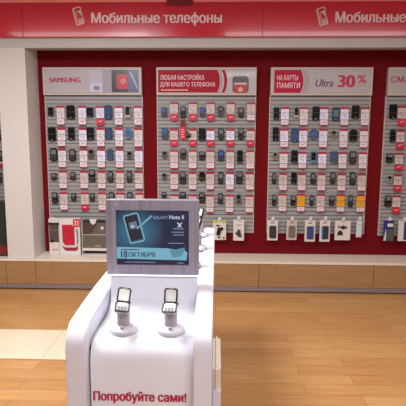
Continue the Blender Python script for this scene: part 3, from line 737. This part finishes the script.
MB().rrect(-.082, .072, .056, .108, .002, SY - .0004, SY, r).build('phone_glass', lit('lit_glass', (22, 28, 40)), sc_)
MB().rrect(-.083, .084, .034, .03, .004, SY - .0007, SY, r).build('phone_wallpaper', lit('lit_wall', (110, 120, 150)), sc_)
MB().rrect(-.087, .079, .012, .012, .005, SY - .0009, SY, r).build('wallpaper_spot', lit('lit_spot', (190, 210, 220)), sc_)
MB().prism([(-.066, .066), (-.07, .073), (-.006, .129), (-.001, .122)], SY - .0009, SY).build('stylus', lit('lit_stylus', (120, 165, 185)), sc_)
text('lettering', 'GALAXY', lit('lit_dim', (150, 170, 200)), sc_, SX(-.268), SX(-.205), SZ(1.257), SZ(1.271), SY, depth=.0005)
text('lettering', 'Note II', lit('lit_white', (215, 222, 235)), sc_, SX(-.199), SX(-.137), SZ(1.257), SZ(1.274), SY, bold=.02, depth=.0005)
mb = MB().prism([(SX(-.167), SZ(1.242)), (SX(-.161), SZ(1.242)), (SX(-.145), SZ(1.222)), (SX(-.151), SZ(1.222))], SY - .0006, SY)
mb.prism([(SX(-.149), SZ(1.242)), (SX(-.143), SZ(1.242)), (SX(-.160), SZ(1.222)), (SX(-.166), SZ(1.222))], SY - .0006, SY)
mb.build('cross_mark', lit('lit_white', (215, 222, 235)), sc_)
mb = MB()
for a, b, z in ((-.182, -.137, 1.213), (-.19, -.137, 1.198), (-.182, -.137, 1.186)): mb.box(SX(a), SX(b), SY - .0005, SY, SZ(z), SZ(z + .005))
mb.build('small_print', lit('lit_print', (110, 125, 165)), sc_)
mb = MB()
for a, b, z in ((-.203, -.137, 1.151), (-.39, -.26, 1.066), (-.165, -.137, 1.064)): mb.box(SX(a), SX(b), SY - .0005, SY, SZ(z), SZ(z + .003))
mb.build('small_print', lit('lit_print2', (130, 150, 185)), sc_)
MB().prism([(SX(-.4285), SZ(1.083)), (SX(-.126), SZ(1.078)), (SX(-.122), SZ(1.112)), (SX(-.14), SZ(1.128)), (SX(-.17), SZ(1.124)), (SX(-.21), SZ(1.130)), (SX(-.4285), SZ(1.134))], SY - .0008, SY - .0001).build('banner', lit('lit_banner', (120, 182, 204)), sc_)
MB().prism([(SX(-.2), SZ(1.122)), (SX(-.17), SZ(1.126)), (SX(-.132), SZ(1.135)), (SX(-.138), SZ(1.112)), (SX(-.15), SZ(1.095)), (SX(-.185), SZ(1.088)), (SX(-.19), SZ(1.105))], SY - .0012, SY - .0008).build('ticket', lit('lit_ticket', (92, 146, 162)), sc_)
text('lettering', '18', lit('lit_navy', (44, 52, 104)), sc_, SX(-.408), SX(-.380), SZ(1.087), SZ(1.118), SY - .0008, bold=.06, depth=.0005)
text('lettering', 'ОКТЯБРЯ', lit('lit_navy', (44, 52, 104)), sc_, SX(-.376), SX(-.262), SZ(1.091), SZ(1.112), SY - .0008, bold=.06, depth=.0005)
mb = MB(); mb.box(SX(-.406), SX(-.33), SY - .0013, SY - .0008, SZ(1.121), SZ(1.125)); mb.build('small_print', lit('lit_navy', (44, 52, 104)), sc_)
MB().lathe([(.004, 0), (.004, .002)], n=12).build('power_light', HOOK, t, loc=(-.155, -.0285, .320), rot=(math.pi / 2, 0, 0))

# ================================================================ phone stands on the counter
def stand(label, x, y, z, rz=0):
    t = thing('phone_stand', label, 'phone stand', (x, y, z), 'round phone stands on the counter', (0, 0, rz))
    MB().lathe([(.050, 0), (.054, .004), (.054, .014), (.051, .018), (.040, .022), (.030, .027)], n=48).build('base', STANDG, t, smooth=True)
    MB().lathe([(.0535, 0), (.0545, .003), (.0535, .006)], cz=.001, n=48).build('base_ring', SILVER, t, smooth=True)
    MB().lathe([(.0245, .026), (.0245, .082), (.0225, .085)], n=40).build('column', mat('stand_column', (166, 158, 168), .4, .2), t, smooth=True)
    MB().lathe([(.0085, 0), (.0085, .004), (.006, .006)], n=16).build('lock', SILVER, t, loc=(0, -.034, .027))
    return t
def flip(label, x, y, z, rz, tilt, lower, lean=0):
    """open clamshell handset: dark-edged frame, bright display above, silver keypad half below"""
    t = thing('flip_phone', label, 'phone', (x, y, z), 'clamshell phones on the counter stands', (0, 0, rz))
    up = MB().ring(0, .028, .052, .056, .010, .0062, -.005, .005).build('upper_frame', mat('frame_dark', (44, 48, 48), .3, .4), t, loc=(0, 0, .016), rot=(-tilt, lean, 0), smooth=True)
    MB().rrect(0, .028, .042, .046, .004, -.003, .003).build('display', GLASSW, up)
    MB().rrect(0, .0525, .018, .003, .001, -.006, -.004).build('earpiece', SILVER, up)
    hg = MB().tube([(-.026, 0, .014), (.029, 0, .014)], .0055, 12).build('hinge', mat('frame_dark', (44, 48, 48), .3, .4), t, smooth=True)
    lo = MB().rrect(0, -.024, .054, .050, .010, -.006, .006, bev=.002).build('lower_half', SILVER, t, loc=(0, -.004, .014), rot=(-lower, lean, 0), smooth=True)
    MB().ring(0, -.024, .056, .052, .011, .005, -.0075, -.004).build('lower_rim', mat('frame_dark', (44, 48, 48), .3, .4), lo)
    MB().rrect(0, -.012, .034, .016, .003, -.0072, -.006).build('keypad', GLASSW, lo)
    mb = MB()
    for a in range(3):
        for b in range(2): mb.rrect(-.012 + .012 * a, -.03 - .009 * b, .009, .006, .002, -.0075, -.006)
    mb.build('keys', mat('key_grey', (120, 122, 124), .4), lo)
    MB().tube([(0, .004, .0), (0, .004, -.020)], .013, 16).build('mounting_puck', STANDG, t, smooth=True)
    return t
stand('round silver-grey phone stand on the left of the counter deck', -.352, -3.362, .862)
flip('open clamshell phone with silver keypad, on the left counter stand', -.352, -3.368, .962, math.radians(8), math.radians(24), math.radians(66), math.radians(9))
stand('round silver-grey phone stand on the right of the counter deck', -.17, -3.362, .862)
flip('open clamshell phone upright on the right counter stand', -.17, -3.368, .962, math.radians(-3), math.radians(20), math.radians(66))
# three more behind the monitor, along the right edge of the counter
for i, (x, y, n) in enumerate(((-.105, -2.05, 'farthest'), (-.108, -2.42, 'middle'), (-.128, -2.78, 'nearest'))):
    stand('phone stand behind the monitor, %s of the three along the counter edge' % n, x, y, .9585)
    tt = flip('dark clamshell phone on the %s stand behind the monitor' % n, x, y, 1.073, math.radians(-60), math.radians(16), math.radians(55))
